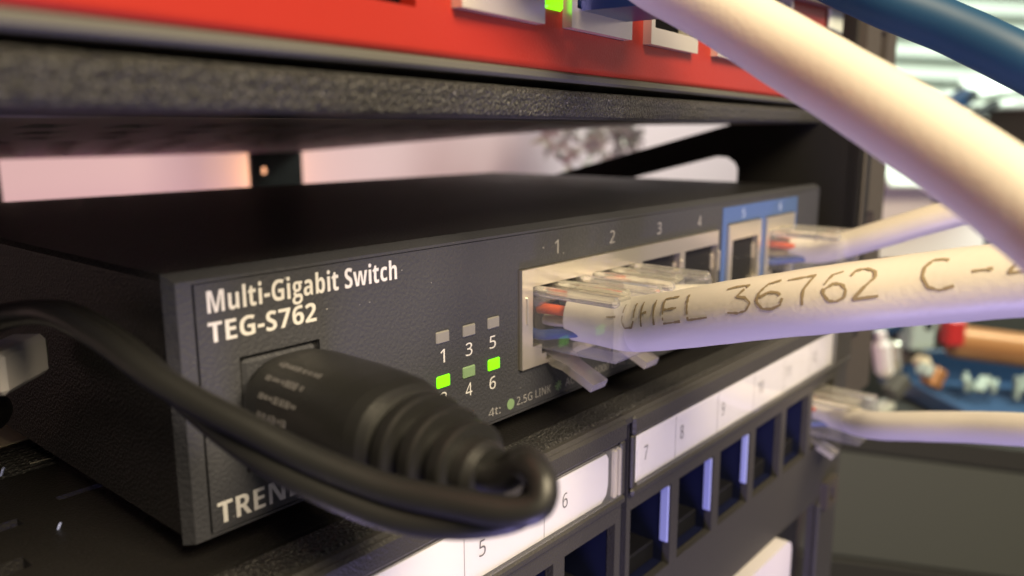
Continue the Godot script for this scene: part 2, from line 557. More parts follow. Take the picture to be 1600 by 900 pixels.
# ---------------------------------------------------------------- patch panel
func patch_panel():
	var t := thing("patch_panel", "dark grey patch panel with numbered white label strips and blue-lit ports under the switch", "patch panel", Vector3(50, -44, 4))
	var ports := []
	for k in 6:
		ports.append([61.2 + 14.15 * k, 73.0 + 14.15 * k, -30.3, -16.7])
	for k in 4:
		ports.append([45.4 - 14.15 * k, 57.2 - 14.15 * k, -30.8, -17.2])
	var st := stool()
	plate(st, [-60, 58.6, -43.4, -2.2], ports.slice(6), 6.6, 8.0)
	plate(st, [60.1, 152, -43.4, -2.2], ports.slice(0, 6), 6.6, 8.0)
	part("front_plate", st, "panel_grey", t)
	part("plate_joint", bx(Vector3(58.0, -43.4, 5.8), Vector3(60.7, -2.3, 7.3), 0.1), "groove_black", t)
	st = stool()
	cbox(st, Vector3(-60, -5.0, 8.0), Vector3(58.5, -2.1, 9.0), 0.4)
	cbox(st, Vector3(60.2, -5.0, 8.0), Vector3(152, -2.1, 9.0), 0.4)
	cbox(st, Vector3(-60, -14.3, 8.0), Vector3(58.5, -13.0, 8.9), 0.35)
	cbox(st, Vector3(60.2, -14.3, 8.0), Vector3(152, -13.0, 8.9), 0.35)
	cbox(st, Vector3(57.4, -13.0, 8.0), Vector3(58.5, -5.0, 8.7), 0.25)
	cbox(st, Vector3(60.2, -13.0, 8.0), Vector3(61.3, -5.0, 8.7), 0.25)
	cbox(st, Vector3(141.5, -13.0, 8.0), Vector3(152, -5.0, 8.7), 0.25)
	part("label_frame", st, "panel_grey", t)
	part("top_edge", bx(Vector3(-60, -3.4, 7.3), Vector3(152, -1.7, 8.5), 0.45), "panel_grey", t)
	# label strips: paper, printed numbers, a clear cover
	st = stool()
	var rnd := [Vector2(-30, -12.7), Vector2(53.4, -12.7), Vector2(54.5, -11.9), Vector2(54.9, -10.5), Vector2(54.9, -6.8), Vector2(54.4, -6.0), Vector2(-30, -5.6)]
	prism(st, rnd, 8.05, 8.2)
	var lab := part("label_strip", st, "paper", t)
	lab.set_meta("base", Vector3.ZERO)
	var lines := stool()
	for x in [12.6, 26.6, 40.8]:
		cbox(lines, Vector3(x, -12.6, 8.2), Vector3(x + 0.12, -5.8, 8.23), 0.0)
	part("divider_line", lines, "print_grey", lab)
	for d in [["4", 15.3], ["5", 29.6], ["6", 45.1]]:
		part("printed_number", words(d[0], font_plain, d[1] - 0.55, d[1] + 0.55, -10.2, -8.2, zat(8.24)), "print_dark", lab)
	st = bx(Vector3(61.8, -12.7, 8.05), Vector3(140.8, -5.6, 8.2), 0.05)
	lab = part("label_strip", st, "paper", t)
	lab.set_meta("base", Vector3.ZERO)
	lines = stool()
	for x in [73.2, 87.2, 101.3, 114.6, 127.8]:
		cbox(lines, Vector3(x, -12.6, 8.2), Vector3(x + 0.12, -5.8, 8.23), 0.0)
	part("divider_line", lines, "print_grey", lab)
	for d in [["7", 64.6], ["8", 75.2], ["9", 89.2], ["10", 104.2], ["11", 116.8], ["12", 130.5]]:
		var w: float = 0.55 * d[0].length()
		part("printed_number", words(d[0], font_plain, d[1] - w, d[1] + w, -10.0, -7.8, zat(8.24)), "print_dark", lab)
	part("clear_cover", bx(Vector3(-30, -12.9, 8.4), Vector3(57.3, -5.2, 9.1), 0.3), "clear_film", t)
	part("clear_cover", bx(Vector3(61.5, -12.9, 8.4), Vector3(141.3, -5.2, 9.0), 0.3), "clear_film", t)
	st = stool()
	cbox(st, Vector3(55.4, -12.6, 8.2), Vector3(56.1, -5.6, 9.0), 0.2)
	cbox(st, Vector3(56.5, -12.6, 8.2), Vector3(57.0, -5.6, 9.05), 0.2)
	part("cover_clip", st, "milky_plastic", t)
	# ports
	for k in ports.size():
		var q = ports[k]
		var c := stool()
		cavity(c, q, 6.7, -4.0)
		var p := part("port", c, "port_navy", t)
		p.set_meta("base", Vector3.ZERO)
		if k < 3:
			part("blue_lit_wall", bx(Vector3(q[1] - 0.3, q[2] + 3.6, 6.2 + 0.15 * k), Vector3(q[1] - 0.02, q[3] - 0.5, 7.7), 0.12), "violet_lit_blue", p)  # blue colour stands for violet light on the side wall of the port
		st = stool()
		for w in 8:
			tube(st, [Vector3(q[0] + 2.3 + w, q[3] - 0.3, 4.8), Vector3(q[0] + 2.3 + w, q[3] - 1.0, 4.4), Vector3(q[0] + 2.3 + w, q[3] - 5.5, -2.0)], 0.16, Vector3(1, 0, 0), 6)
		part("contact_springs", st, "gold", p)
		part("port_floor", bx(Vector3(q[0] + 0.1, q[2] + 0.05, -1.0), Vector3(q[1] - 0.1, q[2] + 3.2, 5.2), 0.2), "cavity_black", p)
	# ear on the right with its bracket
	st = stool()
	plate(st, [137, 151.6, -70, -43.6], [], 6.6, 8.0)
	part("ear", st, "panel_grey", t)
	part("ear_rib", bx(Vector3(137.2, -70, 8.0), Vector3(138.3, -44, 9.2), 0.3), "panel_grey", t)
	st = stool()
	plate(st, [140.6, 147.4, -46.4, -40.2], [[142.4, 144.8, -45.0, -41.6]], 8.0, 9.6)
	part("ear_bracket", st, "rail_brown", t)
	# the unit below
	t = thing("lower_unit", "dark rack unit at the bottom edge with a rounded white label plate", "rack unit", Vector3(50, -90, 4))
	part("unit_face", bx(Vector3(-60, -89, 2.0), Vector3(136, -46, 5.2), 0.4), "case_black", t)
	st = stool()
	prism(st, [Vector2(84, -62), Vector2(121.6, -62), Vector2(121.6, -47.6), Vector2(121.0, -46.0), Vector2(119.6, -45.2), Vector2(118.0, -45.1), Vector2(84, -45.2)], 5.3, 9.4)
	part("label_plate", st, "white_plastic", t)

func cavity(st, r: Array, zf: float, zb: float):
	var a := Vector3(r[0], r[2], zf)
	var b := Vector3(r[1], r[2], zf)
	var c := Vector3(r[1], r[3], zf)
	var d := Vector3(r[0], r[3], zf)
	var k := Vector3(0, 0, zb - zf)
	face(st, [a + k, b + k, c + k, d + k], Vector3.BACK)
	face(st, [a, b, b + k, a + k], Vector3.UP)
	face(st, [d, c, c + k, d + k], Vector3.DOWN)
	face(st, [a, d, d + k, a + k], Vector3.RIGHT)
	face(st, [b, c, c + k, b + k], Vector3.LEFT)

# ---------------------------------------------------------------- the switch
func network_switch():
	var t := thing("network_switch", "small black six-port network switch with white front lettering and two green lights", "network switch", Vector3(75, 0, -48))
	part("case", bx(Vector3(0.25, 0.2, -97), Vector3(149.75, 24.75, -1.2), 0.5), "case_black", t)
	# bezel: a frame round the panel with a bevel at top and left
	var st := stool()
	var o := [Vector3(0, 0, -1.4), Vector3(150, 0, -1.4), Vector3(150, 25, -1.4), Vector3(0, 25, -1.4)]
	var i := [Vector3(0.55, 0.35, 0), Vector3(149.6, 0.35, 0), Vector3(149.6, 24.3, 0), Vector3(0.55, 24.3, 0)]
	var nn := [Vector3(0, -1, 0.4), Vector3(1, 0, 0.4), Vector3(0, 1, 0.5), Vector3(-1, 0, 0.4)]
	for k in 4:
		face(st, [o[k], o[(k + 1) % 4], i[(k + 1) % 4], i[k]], nn[k].normalized())
	plate(st, [0.55, 149.6, 0.35, 24.3], [[2.0, 149.2, 0.6, 24.0]], -0.8, 0.0)
	part("bezel", st, "face_grey", t)
	part("panel_groove", bx(Vector3(1.2, 0.4, -1.3), Vector3(149.4, 24.2, -0.62), 0.0), "groove_black", t)
	# front panel with openings
	var holes := [[6.1, 15.0, 5.3, 16.6], [45.7, 100.5, 6.1, 19.5], [104.5, 118.5, 6.1, 20.0], [121.0, 135.4, 6.1, 20.0]]
	var led := [[32.05, 13.4], [36.5, 13.35], [40.9, 13.5], [32.05, 8.05], [36.4, 8.2], [40.95, 8.15]]
	st = stool()
	plate(st, [2.25, 149.0, 0.7, 23.9], holes, -0.7, -0.05)
	part("front_panel", st, "face_grey", t)
	part("socket_plate", bx(Vector3(6.55, 5.75, -1.2), Vector3(14.75, 16.2, -0.25), 0.35), "face_grey", t)
	st = stool()
	lathe(st, [[4.4, -0.3], [4.4, 0.5], [3.6, 0.6], [3.2, -0.2]], Transform3D(Basis(), Vector3(10.6, 11, 0)), 32)
	part("power_jack", st, "groove_black", t)
	# lettering
	part("printed_text", words("Multi-Gigabit Switch", font_bold, 3.34, 25.4, 21.2, 23.2, zat(-0.02)), "print_white", t)
	part("printed_text", words("TEG-S762", font_bold, 3.25, 14.75, 18.5, 20.35, zat(-0.02)), "print_white", t)
	part("printed_text", words("TRENDNET", font_bold, 2.85, 17.9, 1.35, 3.45, zat(-0.02)), "print_white", t)
	for d in [["1", 32.05, 10.3], ["3", 36.5, 10.2], ["5", 40.8, 10.25], ["2", 32.05, 5.1], ["4", 36.4, 5.15], ["6", 40.72, 4.95]]:
		var w := 0.36 if d[0] == "1" else 0.58
		part("printed_text", words(d[0], font_plain, d[1] - w, d[1] + w, d[2], d[2] + 1.62, zat(-0.02)), "print_white", t)
	part("printed_text", words("4t:", font_plain, 39.9, 42.2, 1.35, 2.45, zat(-0.02)), "print_grey", t)
	part("printed_text", words("2.5G LINK", font_plain, 45.4, 52.7, 1.5, 2.6, zat(-0.02)), "print_grey", t)
	part("printed_text", words("ACT", font_plain, 56.0, 59.2, 1.5, 2.6, zat(-0.02)), "print_grey", t)
	part("printed_text", words("1000 LINK", font_plain, 63.2, 71.4, 1.5, 2.6, zat(-0.02)), "print_grey", t)
	st = stool()
	lathe(st, [[0.01, 0.06], [0.72, 0.05], [0.72, -0.1]], Transform3D(Basis(), Vector3(44.2, 2.0, -0.05)), 20)
	part("legend_dot", st, "led_dim", t)
	st = stool()
	lathe(st, [[0.01, 0.06], [0.72, 0.05], [0.72, -0.1]], Transform3D(Basis(), Vector3(61.8, 2.0, -0.05)), 20)
	part("legend_dot", st, "led_dim", t)
	st = stool()
	for k in 4:
		cbox(st, Vector3(-0.75, -0.09, -0.02), Vector3(0.75, 0.09, 0.02), 0.0, Transform3D(Basis(Vector3.BACK, k * PI / 4), Vector3(54.4, 2.05, -0.01 + k * 0.004)))
	part("legend_star", st, "led_dim", t)
	for k in led.size():
		var lit: bool = k == 3 or k == 5
		var d = part("led_indicator", bx(Vector3(led[k][0] - 1.08, led[k][1] - 0.72, -0.3), Vector3(led[k][0] + 1.08, led[k][1] + 0.72, 0.16), 0.14), "led_lit" if lit else ("led_dim" if k == 4 else "led_off"), t)
		if lit:
			d.set_meta("label", "lit bright green indicator")
	# port numbers
	for k in 4:
		var w := 0.42 if k == 0 else 0.62
		part("printed_text", words(str(k + 1), font_plain, 53.8 + 13.42 * k - w, 53.8 + 13.42 * k + w, 20.65, 22.5, zat(-0.02)), "print_grey", t)
	st = stool()
	plate(st, [102.7, 137.0, 5.6, 23.15], [[104.45, 118.6, 5.5, 20.15], [120.95, 135.5, 5.5, 20.15]], -0.04, 0.08)
	part("blue_label", st, "label_blue", t)
	part("printed_text", words("5", font_plain, 110.5, 111.8, 20.9, 22.5, zat(0.1)), "print_paleblue", t)
	part("printed_text", words("6", font_plain, 127.5, 128.8, 20.9, 22.5, zat(0.1)), "print_paleblue", t)
	# the block of four ports and the two single ones
	holes = []
	for k in 4:
		jack_holes(holes, 48.05 + 13.42 * k, 11.75)
	st = stool()
	plate(st, [45.9, 100.3, 6.2, 19.4], holes, -6.0, 0.55)
	for k in 5:    # folded spring edges of the shield
		var x := 46.9 + 13.42 * k
		cbox(st, Vector3(x - 0.25, 12.2, 0.5), Vector3(x + 0.25, 15.8, 0.8), 0.1)
	part("port_block", st, "shield_metal", t)
	for k in 4:
		jack_inside(t, 48.05 + 13.42 * k, 11.75)
	for x in [104.7, 121.2]:
		holes = []
		jack_holes(holes, x + 1.5, 11.0)
		st = stool()
		plate(st, [x, x + 13.9, 6.2, 19.9], holes, -6.0, 0.5)
		part("uplink_port", st, "shield_metal", t)
		jack_inside(t, x + 1.5, 11.0)

func jack_holes(holes: Array, x: float, w: float):
	holes.append([x, x + w, 9.0, 17.0])
	holes.append([x + 1.9, x + w - 1.9, 7.7, 9.5])
	holes.append([x + 2.9, x + w - 2.9, 6.7, 9.5])

func jack_inside(t, x: float, w: float):
	var st := stool()
	cavity(st, [x - 0.2, x + w + 0.2, 6.6, 17.2], -0.4, -13.0)
	part("port_cavity", st, "cavity_black", t)
	st = stool()
	for k in 8:
		var cx := x + w / 2.0 + (k - 3.5) * 1.02
		tube(st, [Vector3(cx, 16.9, -2.0), Vector3(cx, 16.2, -2.4), Vector3(cx, 13.2, -9.0), Vector3(cx, 12.9, -11.0)], 0.16, Vector3(1, 0, 0), 6)
	part("contact_springs", st, "gold", t)
	part("side_spring", bx(Vector3(x + w - 0.5, 12.4, -6.0), Vector3(x + w - 0.1, 15.2, -0.3), 0.1), "shield_metal", t)

# ---------------------------------------------------------------- upper shelf and red appliance
const TURN := 0.13264502
func upper_shelf():
	var t := thing("upper_shelf", "black powder-coated upper rack shelf with rough front lip and slotted underside", "rack shelf", Vector3(0, 0, 0), "")
	var lf := Transform3D(Basis(Vector3.UP, TURN), Vector3(-17, 38.2, 20))
	var st := stool()
	# rolled lip: profile swept along the shelf's front
	var prof := [Vector2(-6.0, 0.0), Vector2(-0.8, 0.0), Vector2(-0.25, 0.2), Vector2(0.0, 0.7), Vector2(0.0, 2.3), Vector2(-0.2, 2.75), Vector2(-0.7, 2.95), Vector2(-6.0, 2.95)]
	for k in prof.size() - 1:
		var a: Vector2 = prof[k]
		var b: Vector2 = prof[k + 1]
		var n := Vector3(0, -(b.x - a.x), b.y - a.y).normalized()
		quad_s(st, lf * Vector3(-70, a.y, a.x), lf * Vector3(176, a.y, a.x), lf * Vector3(176, b.y, b.x), lf * Vector3(-70, b.y, b.x), lf.basis * n, lf.basis * n, lf.basis * n, lf.basis * n)
	face(st, [lf * Vector3(176, 0, 0), lf * Vector3(176, 0, -6), lf * Vector3(176, 2.95, -6), lf * Vector3(176, 2.95, 0)], lf.basis * Vector3.RIGHT)
	part("front_lip", st, "shelf_black", t)
	# deck: flat at the front, sagging a little to the back, with staggered slots
	var rows := [[12.0, 38.25], [55.0, 38.2], [114.0, 35.2], [215.0, 28.7]]
	st = stool()
	for k in 3:
		var z0: float = rows[k][0]
		var z1: float = rows[k + 1][0]
		var y0: float = rows[k][1]
		var y1: float = rows[k + 1][1]
		var back := Vector3(0, y1 - y0, -(z1 - z0)).normalized()
		var length := Vector2(z1 - z0, y1 - y0).length()
		var xf := Transform3D(Basis(Vector3.RIGHT, back, Vector3.RIGHT.cross(back)), Vector3(0, y0, -z0))
		var hs := []
		if k > 0:
			var n := int(length / 19.0)
			for j in n:
				for q in 18:
					var x := -66.0 + q * 13.0 + (6.5 if j % 2 else 0.0)
					if x < 155.0:
						hs.append([x, x + 6.2, 4.0 + j * 19.0, 14.0 + j * 19.0])
		plate(st, [-75.0, 165.0, 0.0, length], hs, 0.0, 1.5, xf)
	part("deck", st, "lit_deck_grey", t)
	st = stool()
	# the deck's front follows the lip
	prism(st, [Vector2(-75, -25.5), Vector2(-75, 12), Vector2(165, 12), Vector2(165, 6.4)], 38.3, 39.7, Transform3D(Basis(Vector3.RIGHT, Vector3.FORWARD, Vector3.UP), Vector3.ZERO))
	part("shaded_deck_front", st, "rack_black", t)  # black for the shade near the lip, same sheet as the paled deck

func red_appliance():
	var t := thing("red_appliance", "bright red network appliance with silver ports standing on the upper shelf", "network appliance", Vector3(-17, 38.2, 20), "", TURN)
	t.set_meta("base", Vector3.ZERO)
	var ports := [[36.3, 50.0, 8.85, 23.0], [55.3, 70.1, 9.05, 23.2], [75.6, 91.9, 9.1, 23.4], [100.2, 116.4, 9.4, 23.6], [125.0, 141.0, 9.6, 23.8]]
	var st := stool()
	plate(st, [-80, 172.6, 5.5, 34], ports + [[24.0, 31.6, 8.4, 14]], -1.6, 0.0)
	# rolled lower edge
	for k in 4:
		var a0 := k * PI / 8.0
		var a1 := (k + 1) * PI / 8.0
		var p0 := Vector2(-0.8 + 0.8 * cos(a0), 5.5 - 0.8 * sin(a0))
		var p1 := Vector2(-0.8 + 0.8 * cos(a1), 5.5 - 0.8 * sin(a1))
		var n0 := Vector3(0, -sin(a0), cos(a0))
		var n1 := Vector3(0, -sin(a1), cos(a1))
		quad_s(st, Vector3(-80, p0.y, p0.x), Vector3(172.6, p0.y, p0.x), Vector3(172.6, p1.y, p1.x), Vector3(-80, p1.y, p1.x), n0, n0, n1, n1)
	part("front_panel", st, "red_paint", t)
	part("base_strip", bx(Vector3(-80, 3.75, -12), Vector3(173, 4.85, -0.25), 0.3), "base_grey", t)
	part("housing", bx(Vector3(-80, 5.0, -150), Vector3(172.6, 33.6, -14.5), 1.0), "red_paint", t)
	for x in [-60.0, 40.0, 160.0]:
		st = stool()
		lathe(st, [[4.0, 0.0], [4.0, 3.6]], Transform3D(Basis(Vector3.RIGHT, -PI / 2), Vector3(x, 0.1, -24)), 20)
		part("rubber_foot", st, "rubber_black", t)
	for q in ports:
		st = stool()
		plate(st, [q[0] + 0.05, q[1] - 0.05, q[2] + 0.05, q[3]], [[q[0] + 1.2, q[1] - 1.2, q[2] + 2.1, q[3] - 1.0]], -1.4, 1.1)
		var p := part("port_shield", st, "bright_steel", t)
		p.set_meta("base", Vector3.ZERO)
		st = stool()
		cavity(st, [q[0] + 1.0, q[1] - 1.0, q[2] + 2.0, q[3] - 0.9], -1.2, -13.0)
		part("port_cavity", st, "cavity_black", p)
	st = stool()
	cavity(st, [23.9, 31.7, 8.3, 14.1], -0.8, -9.0)
	part("socket", st, "cavity_black", t)
	part("status_led", bx(Vector3(51.2, 10.6, 0.0), Vector3(54.6, 12.8, 0.6), 0.3), "led_lit", t)
	# pale cover of another unit at the right end
	var g := thing("pale_bracket", "pale grey metal bracket above the right end of the red appliance", "bracket", Vector3(-17, 38.2, 20), "", TURN)
	g.set_meta("base", Vector3.ZERO)
	st = stool()
	prism(st, [Vector2(120, 21.2), Vector2(188.5, 25.4), Vector2(189, 34), Vector2(120, 34)], 1.0, 3.2)
	part("plate", st, "base_grey", g)
	part("clip", bx(Vector3(173.4, 20.4, 0.2), Vector3(186, 25.6, 0.95), 0.3), "slat_white", g)

# ---------------------------------------------------------------- network cables
# a clear plug whose face enters a jack: local x across, y up, z out of the jack
func plug(t: Node3D, xf: Transform3D, out_z := 13.4, wires := true, tab := true):
	var st := stool()
	cbox(st, Vector3(-5.75, -3.9, -9), Vector3(5.75, 3.7, out_z), 0.45, xf)
	part("plug_shell", st, "clear_plastic", t)
	for x in [-5.0, 5.0]:
		part("side_rail", bx(Vector3(x - 0.75, 3.0, -1.0), Vector3(x + 0.75, 4.3, out_z - 0.3), 0.4, xf), "clear_solid", t)
	part("top_rail", bx(Vector3(-1.0, 3.2, -4.0), Vector3(1.3, 4.25, out_z - 2.2), 0.45, xf), "clear_solid", t)
	part("clamp_glint", bx(Vector3(-2.3, 2.9, out_z - 6.6), Vector3(2.3, 3.9, out_z - 3.6), 0.55, xf * Transform3D(Basis(Vector3.RIGHT, 0.12), Vector3.ZERO)), "milky_plastic", t)  # milky block also stands for bright glints on top of the plug
	part("wire_clamp", bx(Vector3(-5.2, 1.4, -1.6), Vector3(5.2, 3.0, 0.6), 0.6, xf), "clear_solid", t)
	if tab:
		var la := xf * Transform3D(Basis(Vector3.RIGHT, 0.42), Vector3(0, -3.6, -4.0))
		st = stool()
		prism(st, [Vector2(-2.6, -3.0), Vector2(2.6, -3.0), Vector2(2.4, 6.0), Vector2(1.7, 7.4), Vector2(1.7, 12.4), Vector2(-1.7, 12.4), Vector2(-1.7, 7.4), Vector2(-2.4, 6.0)], 0.0, 1.15, la * Transform3D(Basis(Vector3.RIGHT, Vector3.BACK, Vector3.DOWN), Vector3.ZERO))
		part("latch", st, "latch_plastic", t)
	if not wires:
		return
	var order := ["wire_blue", "wire_orange", "wire_cream", "wire_pink", "wire_blue", "wire_palegreen", "wire_green", "wire_brown"]
	var high := [-2.4, 0.9, -0.9, 2.5, -2.2, 1.2, -1.0, 2.3]
	for k in 8:
		var x := (k - 3.5) * 1.02
		var bulge := x * 1.25
		var path := catmull([xf * Vector3(x, 0.2, -8.6), xf * Vector3(x, 0.3, -6.0), xf * Vector3(bulge, high[k] * 0.6, -3.0), xf * Vector3(bulge * 0.98, high[k], 0.0), xf * Vector3(bulge * 0.7, high[k] * 0.85, 3.0), xf * Vector3(bulge * 0.4, high[k] * 0.6, 6.5)], 6)
		part("wire", tb(path, 0.72, Vector3(0.2, 1, 0.1), 10), order[k], t)
	st = stool()
	for k in 8:
		var x := (k - 3.5) * 1.02
		cbox(st, Vector3(x - 0.15, 1.2, -8.8), Vector3(x + 0.15, 3.9, -5.4), 0.0, xf)
	part("contact_blades", st, "gold", t)

func jacket(t, pts: Array, r: float, m: String, ref := Vector3(0.1, 1, 0.05)):
	var line := catmull(pts)
	var rr := []
	var s := 0.0
	var a := rng.randf() * 6.0
	for k in line.size():
		if k > 0:
			s += line[k].distance_to(line[k - 1])
		rr.append(r * (1.0 + 0.005 * sin(s * 0.55 + a) + 0.004 * sin(s * 1.3 + 2.0 * a)))
	return part("cable_jacket", tb(line, rr, ref, 32), m, t)

const GLYPH := {
	"U": [[0, 1, 0, .25, .2, 0, .8, 0, 1, .25, 1, 1]], "H": [[0, 0, 0, 1], [0, .5, .45, .52], [1, 0, 1, 1]], "E": [[1, 1, 0, 1, 0, 0, 1, 0], [0, .52, .8, .52]],
	"L": [[0, 1, 0, 0, 1, 0]], "3": [[0, .95, .3, 1, .9, 1, .45, .58, .8, .5, 1, .3, .8, .05, .45, 0, .05, .06]], "6": [[.9, 1, .45, .92, .1, .6, 0, .3, .2, .04, .55, 0, .9, .1, 1, .32, .85, .52, .5, .58, .15, .45]],
	"7": [[0, .95, 1, 1, .6, .5, .5, 0]], "2": [[0, .78, .2, .97, .6, 1, .95, .85, .95, .62, .5, .35, 0, 0, 1, .02]], "C": [[1, .85, .75, .98, .4, 1, .1, .75, 0, .45, .15, .12, .5, 0, .95, .08]],
	"-": [[0, .45, 1, .47]], "4": [[.75, 0, .75, 1, 0, .3, 1, .3]], "A": [[0, 0, .5, 1, 1, 0], [.2, .38, .8, .38]], "T": [[0, 1, 1, 1], [.5, 1, .5, 0]]}

# ink-jet lettering wrapped on a cable: items are [glyph, start, end] along the cable, a0..a1 the angle from the frame's normal
func ink(t, pts: Array, r: float, ref: Vector3, items: Array, a_mid: float, high: float, m: String):
	var f := frames(catmull(pts), ref)
	var on := func(s: float, a: float, lift: float) -> Array:
		var i := 1
		while i < f.size() - 1 and f[i][4] < s:
			i += 1
		var w: float = clampf((s - f[i - 1][4]) / maxf(f[i][4] - f[i - 1][4], 1e-5), 0.0, 1.0)
		var n: Vector3 = (f[i - 1][2].lerp(f[i][2], w) * cos(a) + f[i - 1][3].lerp(f[i][3], w) * sin(a)).normalized()
		return [f[i - 1][0].lerp(f[i][0], w) + n * (r * 1.006 + lift), n]
	for it in items:
		var st := stool()
		for stroke in GLYPH[it[0]]:
			var line := []
			for k in range(0, stroke.size(), 2):
				line.append(Vector2(lerpf(it[1], it[2], stroke[k]), (stroke[k + 1] - 0.5) * high))
			for k in line.size() - 1:
				var a: Vector2 = line[k]
				var b: Vector2 = line[k + 1]
				var n := maxi(2, int(a.distance_to(b) / 0.34))
				var d := (b - a).normalized()
				var side := Vector2(-d.y, d.x) * 0.135
				for q in n:     # small dots of ink, run together
					if rng.randf() < 0.03:
						continue
					var p0 := a.lerp(b, float(q) / n) - d * 0.02
					var p1 := a.lerp(b, float(q + 1) / n) - d * (0.02 if q % 2 else -0.04)
					var w0 := rng.randf_range(0.6, 1.25)
					var c := []
					for p in [p0 - side * w0, p1 - side * w0, p1 + side * w0, p0 + side * w0]:
						c.append(on.call(p.x, a_mid - p.y / r, 0.05))
					quad_s(st, c[0][0], c[1][0], c[2][0], c[3][0], c[0][1], c[1][1], c[2][1], c[3][1])
		part("printed_letter", st, m, t)

func cables():
	var G := "white network cables plugged in round the rack"
	# front cable, port 1 of the switch
	var t := thing("network_cable", "thick white network cable with brown printed digits plugged into the leftmost switch port", "network cable", Vector3(54, 8, 8), G)
	plug(t, Transform3D(Basis(), Vector3(54, 12.7, 0)))
	var A := [Vector3(54, 12.7, 3.6), Vector3(54, 12.7, 7.0), Vector3(53.6, 12.8, 12), Vector3(51.9, 14.8, 19.5), Vector3(51.1, 17.3, 28), Vector3(50.8, 19.9, 37.7), Vector3(51.9, 21.9, 46.2), Vector3(52.8, 23.6, 53.9), Vector3(53.3, 25, 61.1), Vector3(53.5, 26, 70), Vector3(55, 24, 95), Vector3(60, 10, 130), Vector3(62, -20, 160)]
	jacket(t, A, 3.5, "cable_white", Vector3(-0.85, 0.4, 0.2))
	var off := -6.0
	var items := []
	for k in [["-", 16.2, 18.2], ["U", 19.6, 21.7], ["H", 22.9, 24.8], ["E", 26.1, 28.4], ["L", 29.4, 31.8], ["3", 34.3, 37.2], ["6", 37.9, 40.7], ["7", 41.2, 43.9], ["6", 44.6, 46.6], ["2", 47.1, 49.3], ["C", 53.3, 55.9], ["-", 57.0, 59.0], ["4", 60.2, 62.6]]:
		items.append([k[0], k[1] - 9.0, k[2] - 9.0])
	ink(t, A, 3.5, Vector3(-0.85, 0.4, 0.2), items, 0.0, 3.1, "print_olive")
	# second plug beside it
	t = thing("network_cable", "white network cable in the second switch port, mostly hidden behind the printed cable", "network cable", Vector3(67.4, 8, 8), G)
	plug(t, Transform3D(Basis(), Vector3(67.4, 12.8, 0)))
	jacket(t, [Vector3(67.4, 12.6, 3.5), Vector3(67.4, 12.6, 8), Vector3(67.0, 13.4, 15), Vector3(66.3, 15.2, 24), Vector3(65.4, 18.6, 38), Vector3(66, 22.0, 52), Vector3(67, 24.6, 66), Vector3(69, 22, 100), Vector3(70, -10, 140)], 2.9, "cable_white")
	# port 6
	t = thing("network_cable", "white network cable in the rightmost port under the blue label", "network cable", Vector3(127.8, 8, 8), G)
	plug(t, Transform3D(Basis(), Vector3(127.8, 13.3, 0)), 14.5)
	jacket(t, [Vector3(127.8, 13.2, 3.5), Vector3(127.4, 13.6, 9), Vector3(126.6, 15.6, 15), Vector3(126.2, 17.6, 20), Vector3(126.24, 20.5, 27.1), Vector3(126.6, 23.9, 35.9), Vector3(125.4, 27.9, 45.9), Vector3(125.2, 31.2, 55.5), Vector3(124, 36, 80), Vector3(122, 34, 120)], 2.55, "cable_white")
	# patch panel
	t = thing("network_cable", "white network cable plugged into the patch panel at lower right", "network cable", Vector3(137.5, -28, 14), G)
	plug(t, Transform3D(Basis(), Vector3(137.5, -22.6, 4.5)), 13.5)
	jacket(t, [Vector3(137.4, -22.7, 6), Vector3(136.4, -22.6, 12), Vector3(132.5, -21.6, 17.5), Vector3(128.0, -19.7, 22.5), Vector3(124.3, -17.0, 29.7), Vector3(120.25, -13.6, 39.7), Vector3(115.95, -10.5, 49.3), Vector3(113, -8, 57.7), Vector3(108, -6, 80), Vector3(104, -12, 120)], 2.75, "cable_white")
	# red appliance: white in the third port, blue in the fourth
	t = thing("network_cable", "thick out-of-focus white network cable sweeping down from the red appliance in front", "network cable", Vector3(26, 50, 20), G)
	plug(t, Transform3D(Basis(Vector3.UP, TURN) * Basis(Vector3.RIGHT, 0.1), Vector3(25.6, 55.9, 14.6)), 8.0, true, false)
	jacket(t, [Vector3(25.8, 55.4, 17), Vector3(27.2, 55.2, 20.5), Vector3(30.5, 54.6, 21.5), Vector3(35.0, 53.4, 21.5), Vector3(38.2, 51.1, 23.4), Vector3(38.5, 47.9, 29.2), Vector3(37.3, 43.4, 36.9), Vector3(34.8, 39.1, 44.6), Vector3(32.8, 35.1, 51.3), Vector3(30.7, 31.4, 57), Vector3(28.6, 26.9, 62.9), Vector3(26.5, 15, 78), Vector3(25, -10, 110)], 3.05, "cable_white")
	t = thing("blue_cable", "dark blue network cable crossing the upper right corner", "network cable", Vector3(46, 48, 16))
	var bf := Transform3D(Basis(Vector3.UP, TURN), Vector3(45.8, 54.2, 14.6))
	part("plug_boot", bx(Vector3(-6.3, -5.0, -4), Vector3(6.3, 4.5, 6.5), 0.9, bf), "boot_navy", t)
	part("boot_neck", bx(Vector3(-4.2, -3.6, 6.4), Vector3(4.2, 3.6, 11), 1.2, bf), "boot_navy", t)
	jacket(t, [Vector3(46.6, 54.3, 20), Vector3(47.8, 55.2, 25), Vector3(50.5, 57.2, 27), Vector3(54.9, 58.2, 26.2), Vector3(60, 56.8, 26.6), Vector3(63.8, 54.5, 29), Vector3(66.3, 50.85, 35.6), Vector3(68.2, 47.8, 41.9), Vector3(69.4, 43.6, 49.3), Vector3(71, 38.2, 57.4), Vector3(72, 25, 75), Vector3(72, 0, 110)], 2.7, "cable_blue")

